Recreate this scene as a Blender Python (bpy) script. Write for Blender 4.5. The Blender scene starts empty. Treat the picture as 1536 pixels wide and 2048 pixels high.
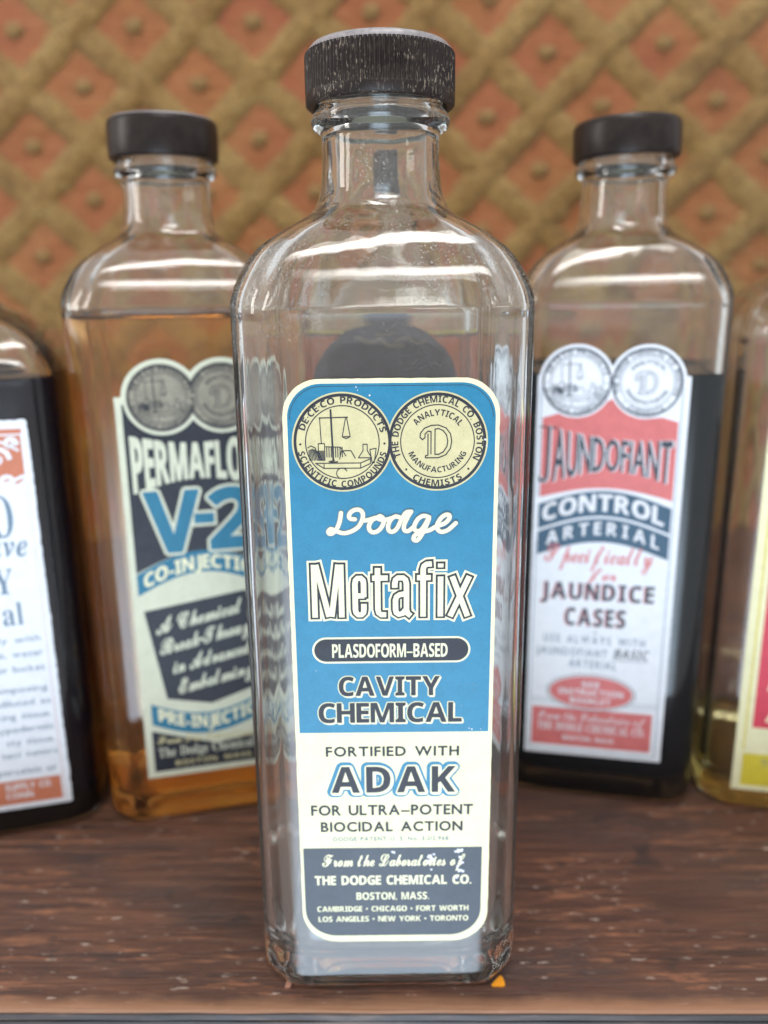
import bpy, bmesh, math, random
from mathutils import Vector, Matrix, noise
from mathutils.geometry import tessellate_polygon
random.seed(7)
R = math.radians
sc = bpy.context.scene
C = sc.collection

# ------------------------------------------------------------------ camera, world, lamps, exposure
cam_d = bpy.data.cameras.new('camera')
cam = bpy.data.objects.new('camera', cam_d); C.objects.link(cam)
CAM_H = 0.15731
cam.location = (0, 0, CAM_H)
cam.matrix_world = Matrix.Translation((0, 0, CAM_H)) @ Matrix.Rotation(R(90) - 0.25763, 4, 'X') @ Matrix.Rotation(-0.01052, 4, 'Z')
cam_d.sensor_fit = 'HORIZONTAL'; cam_d.sensor_width = 36
cam_d.lens = 1658.53 / 1536 * 36
cam_d.clip_start = 0.005; cam_d.clip_end = 20
cam_d.dof.use_dof = True
cam_d.dof.focus_distance = 0.161
cam_d.dof.aperture_fstop = 12.5
sc.camera = cam

world = bpy.data.worlds.new('World'); sc.world = world; world.use_nodes = True
bg = world.node_tree.nodes['Background']
bg.inputs[0].default_value = (0.88, 0.87, 0.88, 1); bg.inputs[1].default_value = 0.78

def area_lamp(name, loc, target, sx, sy, power, col, soft=0):
    d = bpy.data.lights.new(name, 'AREA'); d.shape = 'RECTANGLE'; d.size = sx; d.size_y = sy
    d.energy = power; d.color = col
    if soft:                                    # brightest in the middle, fading to its rim, like an opening seen through haze
        d.use_nodes = True; t = d.node_tree; em = t.nodes['Emission']
        g = t.nodes.new('ShaderNodeNewGeometry'); sp = t.nodes.new('ShaderNodeSeparateXYZ'); t.links.new(g.outputs['Parametric'], sp.inputs[0])
        fs_ = []
        for ax in (0, 1):
            a = t.nodes.new('ShaderNodeMath'); a.operation = 'PINGPONG'; a.inputs[1].default_value = 0.5; t.links.new(sp.outputs[ax], a.inputs[0])
            b = t.nodes.new('ShaderNodeMapRange'); b.interpolation_type = 'SMOOTHSTEP'; b.inputs[2].default_value = soft; t.links.new(a.outputs[0], b.inputs[0]); fs_.append(b.outputs[0])
        m = t.nodes.new('ShaderNodeMath'); m.operation = 'MULTIPLY'; t.links.new(fs_[0], m.inputs[0]); t.links.new(fs_[1], m.inputs[1])
        t.links.new(m.outputs[0], em.inputs[1])
    o = bpy.data.objects.new(name, d); C.objects.link(o); o.location = loc
    o.rotation_euler = (Vector(target) - Vector(loc)).to_track_quat('-Z', 'Y').to_euler()
    return o
# a broad cool daylight opening low in front of the shelf, a window strip overhead, a window at the left
area_lamp('front_daylight', (-0.02, -0.42, -0.40), (-0.02, 0.5, -0.12), 0.60, 1.0, 13.0, (0.66, 0.82, 1.0), 0.32)
area_lamp('overhead_window', (0.03, 0.20, 0.95), (0.0, 0.22, 0.1), 0.85, 0.13, 6.5, (1.0, 0.97, 0.93), 0.30)
area_lamp('front_window', (0.12, -0.30, 0.90), (0.0, 0.2, 0.12), 0.55, 0.17, 5.0, (1.0, 0.98, 0.95), 0.35)
area_lamp('side_window', (-0.85, 0.06, 0.42), (0, 0.25, 0.12), 0.16, 0.55, 2.4, (1.0, 0.95, 0.88))

sc.render.engine = 'CYCLES'
cy = sc.cycles
cy.use_denoising = True
cy.max_bounces = 28; cy.transmission_bounces = 24; cy.glossy_bounces = 8; cy.diffuse_bounces = 4
cy.transparent_max_bounces = 12
cy.caustics_refractive = True; cy.caustics_reflective = True; cy.blur_glossy = 0.6
cy.sample_clamp_indirect = 6; cy.sample_clamp_direct = 0
vs = sc.view_settings
vs.view_transform = 'Standard'; vs.look = 'None'; vs.exposure = 0.2; vs.gamma = 1.0

# ------------------------------------------------------------------ helpers
def link(name, me, mat=None, parent=None, smooth=False):
    o = bpy.data.objects.new(name, me); C.objects.link(o)
    if mat: me.materials.append(mat)
    if parent: o.parent = parent
    if smooth:
        me.polygons.foreach_set('use_smooth', [True] * len(me.polygons))
    return o
def mesh(name, vs_, fs, mat=None, parent=None, smooth=False):
    me = bpy.data.meshes.new(name); me.from_pydata(vs_, [], fs); me.update()
    return link(name, me, mat, parent, smooth)
def thing(name, loc, rz, label, cat, group=None):
    o = bpy.data.objects.new(name, None); C.objects.link(o); o.empty_display_size = 0.02
    o.location = loc; o.rotation_euler = (0, 0, R(rz)); o['label'] = label; o['category'] = cat
    if group: o['group'] = group
    return o

class NT:
    def __init__(s, name):
        s.m = bpy.data.materials.new(name); s.m.use_nodes = True; s.t = s.m.node_tree
        s.t.nodes.clear(); s.out = s.t.nodes.new('ShaderNodeOutputMaterial')
    def n(s, typ, **k):
        nd = s.t.nodes.new('ShaderNode' + typ)
        ins = k.pop('ins', {})
        for a, v in k.items(): setattr(nd, a, v)
        for a, v in ins.items(): s.put(nd.inputs[a], v)
        return nd
    def put(s, sock, v):
        if isinstance(v, bpy.types.NodeSocket): s.t.links.new(v, sock)
        elif isinstance(v, (tuple, list)) and sock.type == 'RGBA' and len(v) == 3: sock.default_value = (*v, 1)
        else: sock.default_value = v
    def coords(s, scale=(1, 1, 1), rot=(0, 0, 0), loc=(0, 0, 0)):
        tc = s.n('TexCoord'); mp = s.n('Mapping', ins={'Vector': tc.outputs['Object'], 'Scale': scale, 'Rotation': rot, 'Location': loc})
        return mp.outputs[0]
    def noise(s, vec, scale, detail=4, rough=0.55, dist=0.0):
        return s.n('TexNoise', ins={'Vector': vec, 'Scale': scale, 'Detail': detail, 'Roughness': rough, 'Distortion': dist}).outputs['Fac']
    def ramp(s, fac, stops):
        nd = s.n('ValToRGB'); s.put(nd.inputs[0], fac); cr = nd.color_ramp
        while len(cr.elements) < len(stops): cr.elements.new(0.5)
        for e, (p, c) in zip(cr.elements, stops):
            e.position = p; e.color = (*c, 1) if isinstance(c, tuple) else (c, c, c, 1)
        return nd.outputs[0]
    def mix(s, f, a, b, typ='MIX'):
        nd = s.n('Mix', data_type='RGBA', blend_type=typ)
        s.put(nd.inputs[0], f); s.put(nd.inputs[6], a); s.put(nd.inputs[7], b); return nd.outputs[2]
    def math(s, op, a, b=0.0):
        nd = s.n('Math', operation=op); s.put(nd.inputs[0], a); s.put(nd.inputs[1], b); return nd.outputs[0]
    def bump(s, h, strength, dist):
        return s.n('Bump', ins={'Height': h, 'Strength': strength, 'Distance': dist}).outputs[0]
    def pbr(s, **k):
        nd = s.n('BsdfPrincipled')
        for a, v in k.items():
            s.put(nd.inputs[a.replace('_', ' ')], v)
        s.t.links.new(nd.outputs[0], s.out.inputs[0]); return nd

# ------------------------------------------------------------------ materials
def m_glass(name, col, bump=0.25, film=0.018, rough=0.0):
    t = NT(name)
    b = t.bump(t.noise(t.coords((1, 1, 0.35)), 140, 2, 0.4), bump, 0.0004)
    g = t.n('BsdfGlass', ins={'Color': col, 'Roughness': rough, 'IOR': 1.5, 'Normal': b})
    # film of handling dust, thin and uneven
    d = t.n('BsdfDiffuse', ins={'Color': (0.55, 0.52, 0.48)})
    n1 = t.noise(t.coords((1, 1, 1)), 2600, 2, 0.6)
    n2 = t.noise(t.coords((1, 1, 1)), 60, 3, 0.6)
    spk = t.math('MULTIPLY', t.ramp(n1, [(0.60, 0.0), (0.65, 1.0)]), t.ramp(n2, [(0.42, 0.0), (0.60, 0.7)]))
    sx_ = t.n('SeparateXYZ', ins={0: t.coords()})
    up = t.n('MapRange', ins={0: sx_.outputs[2], 1: 0.135, 2: 0.158, 3: 0.04, 4: 0.75}).outputs[0]   # dust settles on the shoulder
    f = t.math('ADD', t.math('MULTIPLY', spk, up), film)
    mx = t.n('MixShader'); t.put(mx.inputs[0], f); t.put(mx.inputs[1], g.outputs[0]); t.put(mx.inputs[2], d.outputs[0])
    t.t.links.new(mx.outputs[0], t.out.inputs[0]); return t.m
GLASS = m_glass('clear_glass', (0.985, 0.995, 0.990))
GLASS_B = m_glass('clear_glass_rear', (0.985, 0.992, 0.988), 0.12, 0.006, 0.05)

def m_liquid(name, col, rough=0.0):
    t = NT(name); g = t.n('BsdfGlass', ins={'Color': col, 'Roughness': rough, 'IOR': 1.34})
    t.t.links.new(g.outputs[0], t.out.inputs[0]); return t.m
AMBER = m_liquid('amber_liquid', (0.98, 0.80, 0.50))
AMBER_D = m_liquid('deep_amber_liquid', (0.95, 0.56, 0.20))
YELLOW = m_liquid('pale_yellow_liquid', (0.94, 0.89, 0.66))
t = NT('dark_green_liquid'); t.pbr(Base_Color=(0.003, 0.010, 0.016), Roughness=0.18, Specular_IOR_Level=0.3, IOR=1.34); DKGREEN = t.m
t = NT('dark_plum_liquid'); t.pbr(Base_Color=(0.006, 0.005, 0.013), Roughness=0.18, Specular_IOR_Level=0.3, IOR=1.34); DKPLUM = t.m

def m_print(name, col, rough=0.5, var=0.12, spec=0.4, wear=0.0):
    t = NT(name)
    v = t.coords()
    n1 = t.noise(v, 350, 5, 0.6); n2 = t.noise(v, 2600, 2, 0.5)
    dark = tuple(c * (1 - var) for c in col); lite = tuple(min(1, c * (1 + var * 0.6) + 0.004) for c in col)
    c = t.ramp(n1, [(0.3, dark), (0.7, lite)])
    c = t.mix(t.ramp(n2, [(0.35, 0.0), (0.75, 0.25)]), c, tuple(min(1, x * 1.35 + 0.015) for x in col))
    if wear:
        w = t.ramp(t.noise(t.coords(loc=(0.3, 0, 0.1)), 420, 6, 0.7), [(0.70 - wear * 0.1, 0.0), (0.74 - wear * 0.1, 1.0)])
        c = t.mix(w, c, (0.55, 0.52, 0.48))
    b = t.bump(t.math('ADD', n2, t.math('MULTIPLY', n1, 2.0)), 0.25, 0.00006)
    t.pbr(Base_Color=c, Roughness=rough, Specular_IOR_Level=spec, Normal=b); return t.m
PAPER = m_print('label_paper_cream', (0.76, 0.74, 0.47), 0.55, 0.08)
PAPER_BACK = m_print('label_back_slate', (0.12, 0.09, 0.125), 0.7, 0.25)
PAPER_W = m_print('label_paper_white', (0.72, 0.76, 0.82), 0.55, 0.06)
PAPER_G = m_print('label_paper_pale_green', (0.60, 0.62, 0.48), 0.55, 0.08)
CREAM = m_print('cream_ink', (0.76, 0.74, 0.50), 0.5, 0.06)
GOLDISH = m_print('emblem_tan', (0.56, 0.51, 0.28), 0.5, 0.10)
BLUE_L = m_print('teal_blue_ink', (0.020, 0.165, 0.27), 0.5, 0.12, 0.3)
BLUE_B = m_print('slate_blue_ink', (0.022, 0.075, 0.13), 0.42, 0.15)
SEAL = m_print('tarnished_seal', (0.27, 0.25, 0.19), 0.45, 0.3)
BLUE = m_print('blue_ink', (0.006, 0.175, 0.31), 0.42, 0.10, wear=0.05)
BLACK = m_print('black_ink', (0.016, 0.018, 0.028), 0.45, 0.2, 0.3)
NAVY = m_print('navy_ink', (0.020, 0.030, 0.046), 0.38, 0.2)
RED = m_print('red_ink', (0.58, 0.145, 0.14), 0.45, 0.1)
ORANGE = m_print('orange_ink', (0.52, 0.17, 0.09), 0.45, 0.1)
PINK = m_print('crimson_ink', (0.58, 0.035, 0.07), 0.45, 0.1)
YEL = m_print('yellow_ink', (0.62, 0.52, 0.04), 0.45, 0.1)
GREY_INK = m_print('grey_blue_ink', (0.12, 0.19, 0.26), 0.45, 0.1)
WHITE_INK = m_print('white_ink', (0.68, 0.70, 0.74), 0.45, 0.05)

def m_cap(name, dust):
    t = NT(name)
    c = t.ramp(t.noise(t.coords(), 300, 4), [(0.3, (0.012, 0.008, 0.007)), (0.7, (0.026, 0.018, 0.015))])
    if dust:
        v = t.coords((1, 1, 0.28))
        a = t.noise(v, 2600, 3, 0.65)
        reg = t.ramp(t.noise(t.coords(loc=(0.02, 0.0, 0.013)), 130, 3), [(0.42, 0.0), (0.62, 1.0)])
        f = t.math('MULTIPLY', t.ramp(a, [(0.56, 0.0), (0.64, 0.9)]), t.math('ADD', t.math('MULTIPLY', reg, 0.75), 0.12))
        c = t.mix(f, c, (0.36, 0.29, 0.22))
    t.pbr(Base_Color=c, Roughness=0.34 if not dust else 0.42, Specular_IOR_Level=0.25, Normal=t.bump(t.noise(t.coords(), 900, 3), 0.15, 0.0002)); return t.m
CAP_K = m_cap('worn_black_plastic', True)
CAP_S = m_cap('smooth_black_plastic', False)
t = NT('lit_cap_rim'); t.pbr(Base_Color=t.ramp(t.noise(t.coords(), 700, 4), [(0.3, (0.16, 0.15, 0.16)), (0.7, (0.30, 0.28, 0.29))]), Roughness=0.42); CAP_TOP = t.m  # light reflected off the cap's bevel is put in as paler grey
t = NT('brushed_cap_top'); t.pbr(Base_Color=(0.22, 0.21, 0.23), Roughness=0.4, Metallic=0.3); CAP_GREY = t.m
t = NT('cap_liner'); t.pbr(Base_Color=(0.6, 0.6, 0.42), Roughness=0.7); LINER = t.m

# old dark varnished wood, worn through to orange brown
t = NT('worn_brown_wood')
wv = t.noise(t.coords((1, 1, 1)), 9, 3, 0.5)
grain = t.noise(t.coords((5, 110, 110)), 4.0, 8, 0.70, 0.0)
fine = t.noise(t.coords((14, 420, 420)), 4.0, 5, 0.70, 0.0)
blot = t.noise(t.coords((5, 13, 13), loc=(0.31, 0.17, 0)), 2.2, 8, 0.66, 0.3)
gg = t.math('ADD', t.math('MULTIPLY', grain, 0.55), t.math('ADD', t.math('MULTIPLY', fine, 0.20), t.math('MULTIPLY', blot, 0.25)))
c = t.ramp(gg, [(0.37, (0.022, 0.011, 0.008)), (0.47, (0.085, 0.033, 0.019)), (0.55, (0.155, 0.063, 0.033)), (0.64, (0.29, 0.135, 0.068))])
c = t.mix(t.ramp(blot, [(0.46, 0.0), (0.60, 0.72)]), c, (0.040, 0.028, 0.028))
scr = t.noise(t.coords((20, 150, 150), loc=(0.05, 0.4, 0)), 2.4, 7, 0.74, 0.2)
reg = t.ramp(t.noise(t.coords((7, 15, 15), loc=(0.7, 0.2, 0)), 2.2, 5), [(0.42, 0.0), (0.54, 1.0)])
c = t.mix(t.math('MULTIPLY', t.ramp(scr, [(0.53, 0.0), (0.62, 0.75)]), reg), c, (0.38, 0.155, 0.075))
fl = t.noise(t.coords((70, 260, 260), loc=(0.2, 0.1, 0)), 2.6, 4, 0.6)
c = t.mix(t.math('MULTIPLY', t.ramp(fl, [(0.63, 0.0), (0.67, 0.85)]), reg), c, (0.55, 0.45, 0.38))
dn = t.noise(t.coords((9, 9, 9), loc=(1.3, 0.6, 0)), 6.0, 4, 0.6)
c = t.mix(t.ramp(dn, [(0.63, 0.0), (0.70, 0.7)]), c, (0.022, 0.016, 0.016))
geo = t.n('NewGeometry'); sep = t.n('SeparateXYZ', ins={0: t.coords()})
edge = t.math('ADD', sep.outputs[1], t.math('MULTIPLY', t.noise(t.coords((30, 30, 30)), 2.0, 5), 0.006))
c = t.mix(t.ramp(t.math('MULTIPLY', edge, 100.0), [(0.42, 0.85), (0.75, 0.0)]), c, (0.34, 0.17, 0.09))
rr = t.ramp(grain, [(0.35, 0.30), (0.65, 0.50)])
h = t.math('ADD', grain, t.math('ADD', fine, t.math('MULTIPLY', scr, 0.6)))
t.pbr(Base_Color=c, Roughness=rr, Normal=t.bump(h, 0.55, 0.0012)); WOOD = t.m
t = NT('dark_edge_wood')
c = t.ramp(t.noise(t.coords((8, 60, 60)), 4.0, 7, 0.65), [(0.35, (0.010, 0.008, 0.008)), (0.55, (0.040, 0.028, 0.026)), (0.7, (0.13, 0.085, 0.065))])
t.pbr(Base_Color=c, Roughness=0.5, Normal=t.bump(t.noise(t.coords((8, 60, 60)), 6.0, 5), 0.5, 0.001)); WOOD_E = t.m

def m_fabric(name, c0, c1, c2, sx, sz, bmp, fib=0.0, turn=0.0, patch=None):
    t = NT(name)
    base = t.coords(rot=(0, R(turn), 0))
    st = t.n('Mapping', ins={'Vector': base, 'Scale': (0.28, 1, 1.9)}).outputs[0]
    strand = t.noise(st, 330, 4, 0.7, 0.6)
    a = t.noise(t.coords((sx, 1, sz)), 75, 6, 0.7, 0.5)
    b = t.noise(t.coords(), 16, 5, 0.62)
    w = t.noise(t.coords((sx, 1, sz)), 420, 5, 0.75, 0.6)
    g = t.noise(t.coords((sx * 0.6 + fib, 1, sz * 0.6 + fib)), 190, 4, 0.7, 1.5)
    f = t.math('ADD', t.math('MULTIPLY', a, 0.40), t.math('ADD', t.math('MULTIPLY', b, 0.34), t.math('MULTIPLY', g, 0.26)))
    c = t.ramp(f, [(0.38, c0), (0.50, c1), (0.61, c2)])
    c = t.mix(t.ramp(w, [(0.40, 0.55), (0.58, 0.0)]), c, tuple(x * 0.5 for x in c0))
    if turn: c = t.mix(t.ramp(strand, [(0.36, 0.6), (0.50, 0.0)]), c, tuple(x * 0.65 for x in c0))
    if patch: c = t.mix(t.ramp(t.noise(t.coords(loc=(0.2, 0, 0.3)), 9, 4, 0.6), [(0.45, 0.0), (0.68, 0.6)]), c, patch)
    t.pbr(Base_Color=c, Roughness=0.92, Specular_IOR_Level=0.12, Sheen_Weight=0.2,
          Normal=t.bump(t.math('ADD', a, t.math('ADD', w, t.math('ADD', g, strand))), bmp, 0.0028)); return t.m
CLOTH = m_fabric('terracotta_cloth', (0.42, 0.150, 0.052), (0.56, 0.235, 0.088), (0.66, 0.33, 0.14), 0.30, 2.4, 0.8, patch=(0.46, 0.11, 0.075))
BAND = m_fabric('olive_gold_chenille', (0.32, 0.170, 0.044), (0.56, 0.345, 0.105), (0.76, 0.53, 0.20), 0.7, 1.5, 1.0, 0.5, 43)
BAND2 = m_fabric('olive_gold_chenille_crossing', (0.32, 0.170, 0.044), (0.56, 0.345, 0.105), (0.76, 0.53, 0.20), 0.7, 1.5, 1.0, 0.5, -44)
TUFT = m_fabric('olive_tuft', (0.32, 0.17, 0.05), (0.50, 0.30, 0.10), (0.66, 0.45, 0.17), 1, 1, 1.0)

# ------------------------------------------------------------------ wooden shelf
ANG = R(-0.8)
shelf = thing('wooden_shelf', (0, 0.1532, 0), math.degrees(ANG), 'worn dark brown wooden shelf board the bottles stand on', 'shelf')
def board(name, x0, x1, prof, mat, nseg=160):
    vs_, fs = [], []
    n = len(prof)
    for i in range(nseg + 1):
        x = x0 + (x1 - x0) * i / nseg
        for j, (y, z) in enumerate(prof):
            w = noise.noise(Vector((x * 90, j * 0.7 + z * 300, 1.3))) * 0.00022 if y < 0.004 else 0
            vs_.append((x, y + w, z + (w * 0.5 if z > -0.001 and y < 0.003 else 0)))
    for i in range(nseg):
        for j in range(n):
            k = (j + 1) % n
            fs.append((i * n + j, (i + 1) * n + j, (i + 1) * n + k, i * n + k))
    fs.append(tuple(range(n - 1, -1, -1))); fs.append(tuple(nseg * n + j for j in range(n)))
    return mesh(name, vs_, fs, mat, shelf, False)
board('board', -0.9, 0.9, [(0.0012, 0.0), (0.0004, -0.0003), (0.00005, -0.0008), (0, -0.00090), (0.006, -0.0009), (0.44, -0.0009), (0.44, 0.0), (0.02, 0.0)], WOOD)
board('edge_strip', -0.9, 0.9, [(0.0002, -0.00095), (-0.0002, -0.0013), (-0.0002, -0.0027), (0.0005, -0.0031), (0.0060, -0.0031), (0.0060, -0.00095)], WOOD_E)
board('lower_moulding', -0.9, 0.9, [(0.0015, -0.0034), (0.0006, -0.004), (0.0006, -0.019), (0.012, -0.019), (0.012, -0.0034)], WOOD_E)

# ------------------------------------------------------------------ fabric backdrop
WY = 0.56
drop = thing('fabric_backdrop', (0, WY, 0), 0, 'terracotta fabric with raised olive gold lattice and small tufts behind the bottles', 'fabric')
def drape(x, z):
    return 0.006 * noise.noise(Vector((x * 5, z * 5, 2.2))) + 0.0016 * noise.noise(Vector((x * 24, z * 24, 5.1)))
nx, nz = 170, 110
X0, X1, Z0, Z1 = -0.62, 0.62, -0.02, 0.52
vs_ = [(X0 + (X1 - X0) * i / nx, drape(X0 + (X1 - X0) * i / nx, Z0 + (Z1 - Z0) * j / nz), Z0 + (Z1 - Z0) * j / nz) for j in range(nz + 1) for i in range(nx + 1)]
nn = len(vs_)
fs = [(j * (nx + 1) + i, j * (nx + 1) + i + 1, (j + 1) * (nx + 1) + i + 1, (j + 1) * (nx + 1) + i) for j in range(nz) for i in range(nx)]
vs_ += [(x, 0.012, z) for x, z in ((X0, Z0), (X1, Z0), (X1, Z1), (X0, Z1))]
c00, c10, c11, c01 = 0, nx, (nx + 1) * (nz + 1) - 1, nz * (nx + 1)
fs += [(nn + 3, nn + 2, nn + 1, nn), (nn, nn + 1, c10, c00), (nn + 1, nn + 2, c11, c10), (nn + 2, nn + 3, c01, c11), (nn + 3, nn, c00, c01)]
mesh('cloth', vs_, fs, CLOTH, drop, True)
O_ = Vector((-0.221, 0.31212)); E1 = Vector((0.03628, -0.0311)); E2 = Vector((-0.03512, -0.03497))
def lat(p, q):
    v = O_ + E1 * p + E2 * q
    v.x += 0.0022 * math.sin(p * 0.9 + q * 0.5); v.y += 0.0022 * math.sin(q * 0.8 - p * 0.4 + 1)
    return v
def inside(v, m=0.0): return X0 + 0.02 - m < v.x < X1 - 0.02 + m and Z0 + 0.015 - m < v.y < Z1 - 0.02 + m
def band(kind, k, lift, seed):
    pts = []
    s = -20.0
    while s < 24:
        a = lat(s, k) if kind == 0 else lat(k, s)
        if inside(a): pts.append(a)
        s += 0.09
    if len(pts) < 4: return
    vs_, fs = [], []
    m = 9
    for i, p in enumerate(pts):
        a, b = pts[max(i - 1, 0)], pts[min(i + 1, len(pts) - 1)]
        d = (b - a).normalized(); nrm = Vector((-d.y, d.x))
        for j in range(m):
            u = (j / (m - 1)) * 2 - 1
            hw = 0.0096 * (1 + 0.30 * noise.noise(Vector((i * 0.9, seed * 3.1 + (1 if u > 0 else 0) * 7, 0.2))))
            hgt = (lift + 0.0015 * (1 + 0.45 * noise.noise(Vector((i * 0.4, j * 0.6, seed * 1.7))))) * (max(0, 1 - abs(u) ** 2.2)) - 0.0012 * (abs(u) > 0.99)
            q = p + nrm * (u * hw)
            vs_.append((q.x, drape(q.x, q.y) - 0.0002 - hgt, q.y))
    for i in range(len(pts) - 1):
        for j in range(m - 1):
            fs.append((i * m + j, (i + 1) * m + j, (i + 1) * m + j + 1, i * m + j + 1))
    mesh('band', vs_, fs, BAND if kind == 0 else BAND2, drop, True)
for k in range(-14, 18):
    band(0, k + 0.5, 0.0004, k + 30)
    band(1, k + 0.5, 0.0014, k + 90)
def tuft_mesh(i):
    vs_, fs = [(0, -0.0034, 0)], []
    for a in range(14):
        for r_, (fr, y) in enumerate(((0.45, -0.003), (0.85, -0.0016), (1.0, 0.001))):
            th = a / 14 * 2 * math.pi
            rr = 0.0060 * fr * (1 + 0.25 * noise.noise(Vector((math.cos(th) * 1.5, math.sin(th) * 1.5, i * 2.3))))
            vs_.append((rr * math.cos(th), y, rr * 0.85 * math.sin(th)))
    for a in range(14):
        b = (a + 1) % 14
        fs.append((0, 1 + a * 3, 1 + b * 3))
        for r_ in range(2):
            fs.append((1 + a * 3 + r_, 2 + a * 3 + r_, 2 + b * 3 + r_, 1 + b * 3 + r_))
    me = bpy.data.meshes.new('tuft'); me.from_pydata(vs_, [], fs); me.materials.append(TUFT)
    me.polygons.foreach_set('use_smooth', [True] * len(me.polygons)); return me
tms = [tuft_mesh(i) for i in range(6)]
for p in range(-12, 18):
    for q in range(-14, 16):
        v = lat(p, q)
        if inside(v, -0.01) and abs(v.x) < 0.40 and v.y > 0.02:
            o = bpy.data.objects.new('tuft', random.choice(tms)); C.objects.link(o); o.parent = drop
            o.location = (v.x, drape(v.x, v.y), v.y); o.rotation_euler = (0, random.uniform(-0.5, 0.5), 0)

# ------------------------------------------------------------------ lettering engine (built-in typeface, turned into flat meshes)
_g = {}
def styled(ch, st):
    o = ord(ch); i = -1
    up, lo, dg = {'B': (0x1D5D4, 0x1D5EE, 0x1D7EC), 'S': (0x1D400, 0x1D41A, 0x1D7CE), 'C': (0x1D4D0, 0x1D4EA, None), 'I': (0x1D468, 0x1D482, None)}.get(st, (None,) * 3)
    if 65 <= o <= 90 and up: return chr(up + o - 65)
    if 97 <= o <= 122 and lo: return chr(lo + o - 97)
    if 48 <= o <= 57 and dg: return chr(dg + o - 48)
    return ch
def _tm(s):
    c = bpy.data.curves.new('t', 'FONT'); c.body = s; c.resolution_u = 3
    o = bpy.data.objects.new('t', c); me = o.to_mesh()
    v = [(a.co.x, a.co.y) for a in me.vertices]; f = [tuple(p.vertices) for p in me.polygons]
    o.to_mesh_clear(); bpy.data.objects.remove(o); bpy.data.curves.remove(c); return v, f
def _w(s):
    v, _ = _tm(s); return max(a for a, _b in v) - min(a for a, _b in v)
def glyph(ch, st):
    k = (ch, st)
    if k not in _g:
        if ch == ' ': _g[k] = ([], [], 0.30)
        else:
            s = styled(ch, st); v, f = _tm(s)
            x0 = min(a for a, _b in v); x1 = max(a for a, _b in v)
            _g[k] = ([(a - x0, b) for a, b in v], f, x1 - x0)
    return _g[k]
_cap = {}
def capheight(st):
    if st not in _cap: v, _f, _w2 = glyph('H', st); _cap[st] = max(b for a, b in v)
    return _cap[st]
def lay(s, st, track=0.09):
    """glyph triangles of the string, x in 0..1 over its whole width, y in cap heights"""
    ch_ = capheight(st); x = 0; out = []
    for ch in s:
        v, f, w = glyph(ch, st)
        if v: out.append(([((a + x), b / ch_) for a, b in v], f))
        x += w + track
    x -= track
    return [([(a / x, b) for a, b in v], f) for v, f in out], x / ch_
class Print:
    """one flat printed piece: a mesh lying `layer` steps above the label face"""
    def __init__(s, y0): s.y0 = y0; s.v = []; s.f = []; s.k = 0
    def poly(s, loops, dz=0.0):
        flat = [p for l in loops for p in l]
        tris = tessellate_polygon([[Vector((a, b, 0)) for a, b in l] for l in loops])
        b0 = len(s.v); s.v += [(a * 1e-3, s.y0 - dz, b * 1e-3) for a, b in flat]
        for t_ in tris:
            p = [flat[i] for i in t_]
            cr = (p[1][0] - p[0][0]) * (p[2][1] - p[0][1]) - (p[1][1] - p[0][1]) * (p[2][0] - p[0][0])
            if abs(cr) < 1e-12: continue
            s.f.append(tuple(b0 + i for i in (t_ if cr > 0 else t_[::-1])))
    def text(s, string, st, fn, grow=0.0, copies=0, track=0.09, dx=0.0, dzz=0.0):
        gl, asp = lay(string, st, track)
        offs = [(0, 0)]
        if grow: offs = [(grow * math.cos(a / copies * 2 * math.pi), grow * math.sin(a / copies * 2 * math.pi)) for a in range(copies)] + [(0, 0)]
        for n_, (ox, oz) in enumerate(offs):
            for v, f in gl:
                b0 = len(s.v)
                for a, b in v:
                    x, z = fn(a, b); s.v.append(((x + ox + dx) * 1e-3, s.y0 - n_ * 1.2e-6, (z + oz + dzz) * 1e-3))
                s.f += [tuple(b0 + i for i in t_) for t_ in f]
    def line(s, pts, w, closed=False):
        pts = [Vector(p) for p in pts]
        n_ = len(pts)
        for i in range(n_ if closed else n_ - 1):
            a, b = pts[i], pts[(i + 1) % n_]
            d = (b - a)
            if d.length < 1e-6: continue
            d.normalize(); m_ = Vector((-d.y, d.x)) * w / 2; e = d * w * 0.35
            b0 = len(s.v); s.k += 1; y = s.y0 - (s.k % 29) * 0.6e-6
            s.v += [(p.x * 1e-3, y, p.y * 1e-3) for p in (a - e - m_, b + e - m_, b + e + m_, a - e + m_)]
            s.f.append((b0, b0 + 1, b0 + 2, b0 + 3))
    def ribbon(s, pts, w, square=False):
        P = [Vector(p) for p in pts]; n_ = len(P); b0 = len(s.v)
        if square:
            ex = w * 0.5 - 0.45
            P[0] = P[0] - (P[1] - P[0]).normalized() * ex; P[-1] = P[-1] + (P[-1] - P[-2]).normalized() * ex
        for i in range(n_):
            d = (P[min(i + 1, n_ - 1)] - P[max(i - 1, 0)]).normalized(); m_ = Vector((-d.y, d.x)) * w / 2
            y = s.y0 - s.k * 0.35e-6; s.k += 1
            for q in (P[i] - m_, P[i] + m_): s.v.append((q.x * 1e-3, y, q.y * 1e-3))
        for i in range(n_ - 1):
            a = b0 + 2 * i; s.f.append((a, a + 2, a + 3, a + 1))
        if not square:
          for q, y in ((P[0], s.v[b0][1] + 1e-7), (P[-1], s.v[-1][1] - 1e-7)):
            c0 = len(s.v); s.v += [(x * 1e-3, y - 4e-7, z * 1e-3) for x, z in circ(q.x, q.y, w / 2, 12)]; s.f.append(tuple(range(c0, c0 + 12)))
    def done(s, name, mat, parent, label=None, stuff=False):
        o = mesh(name, s.v, s.f, mat, parent)
        if label: o['label'] = label
        if stuff: o['kind'] = 'stuff'
        return o
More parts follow.
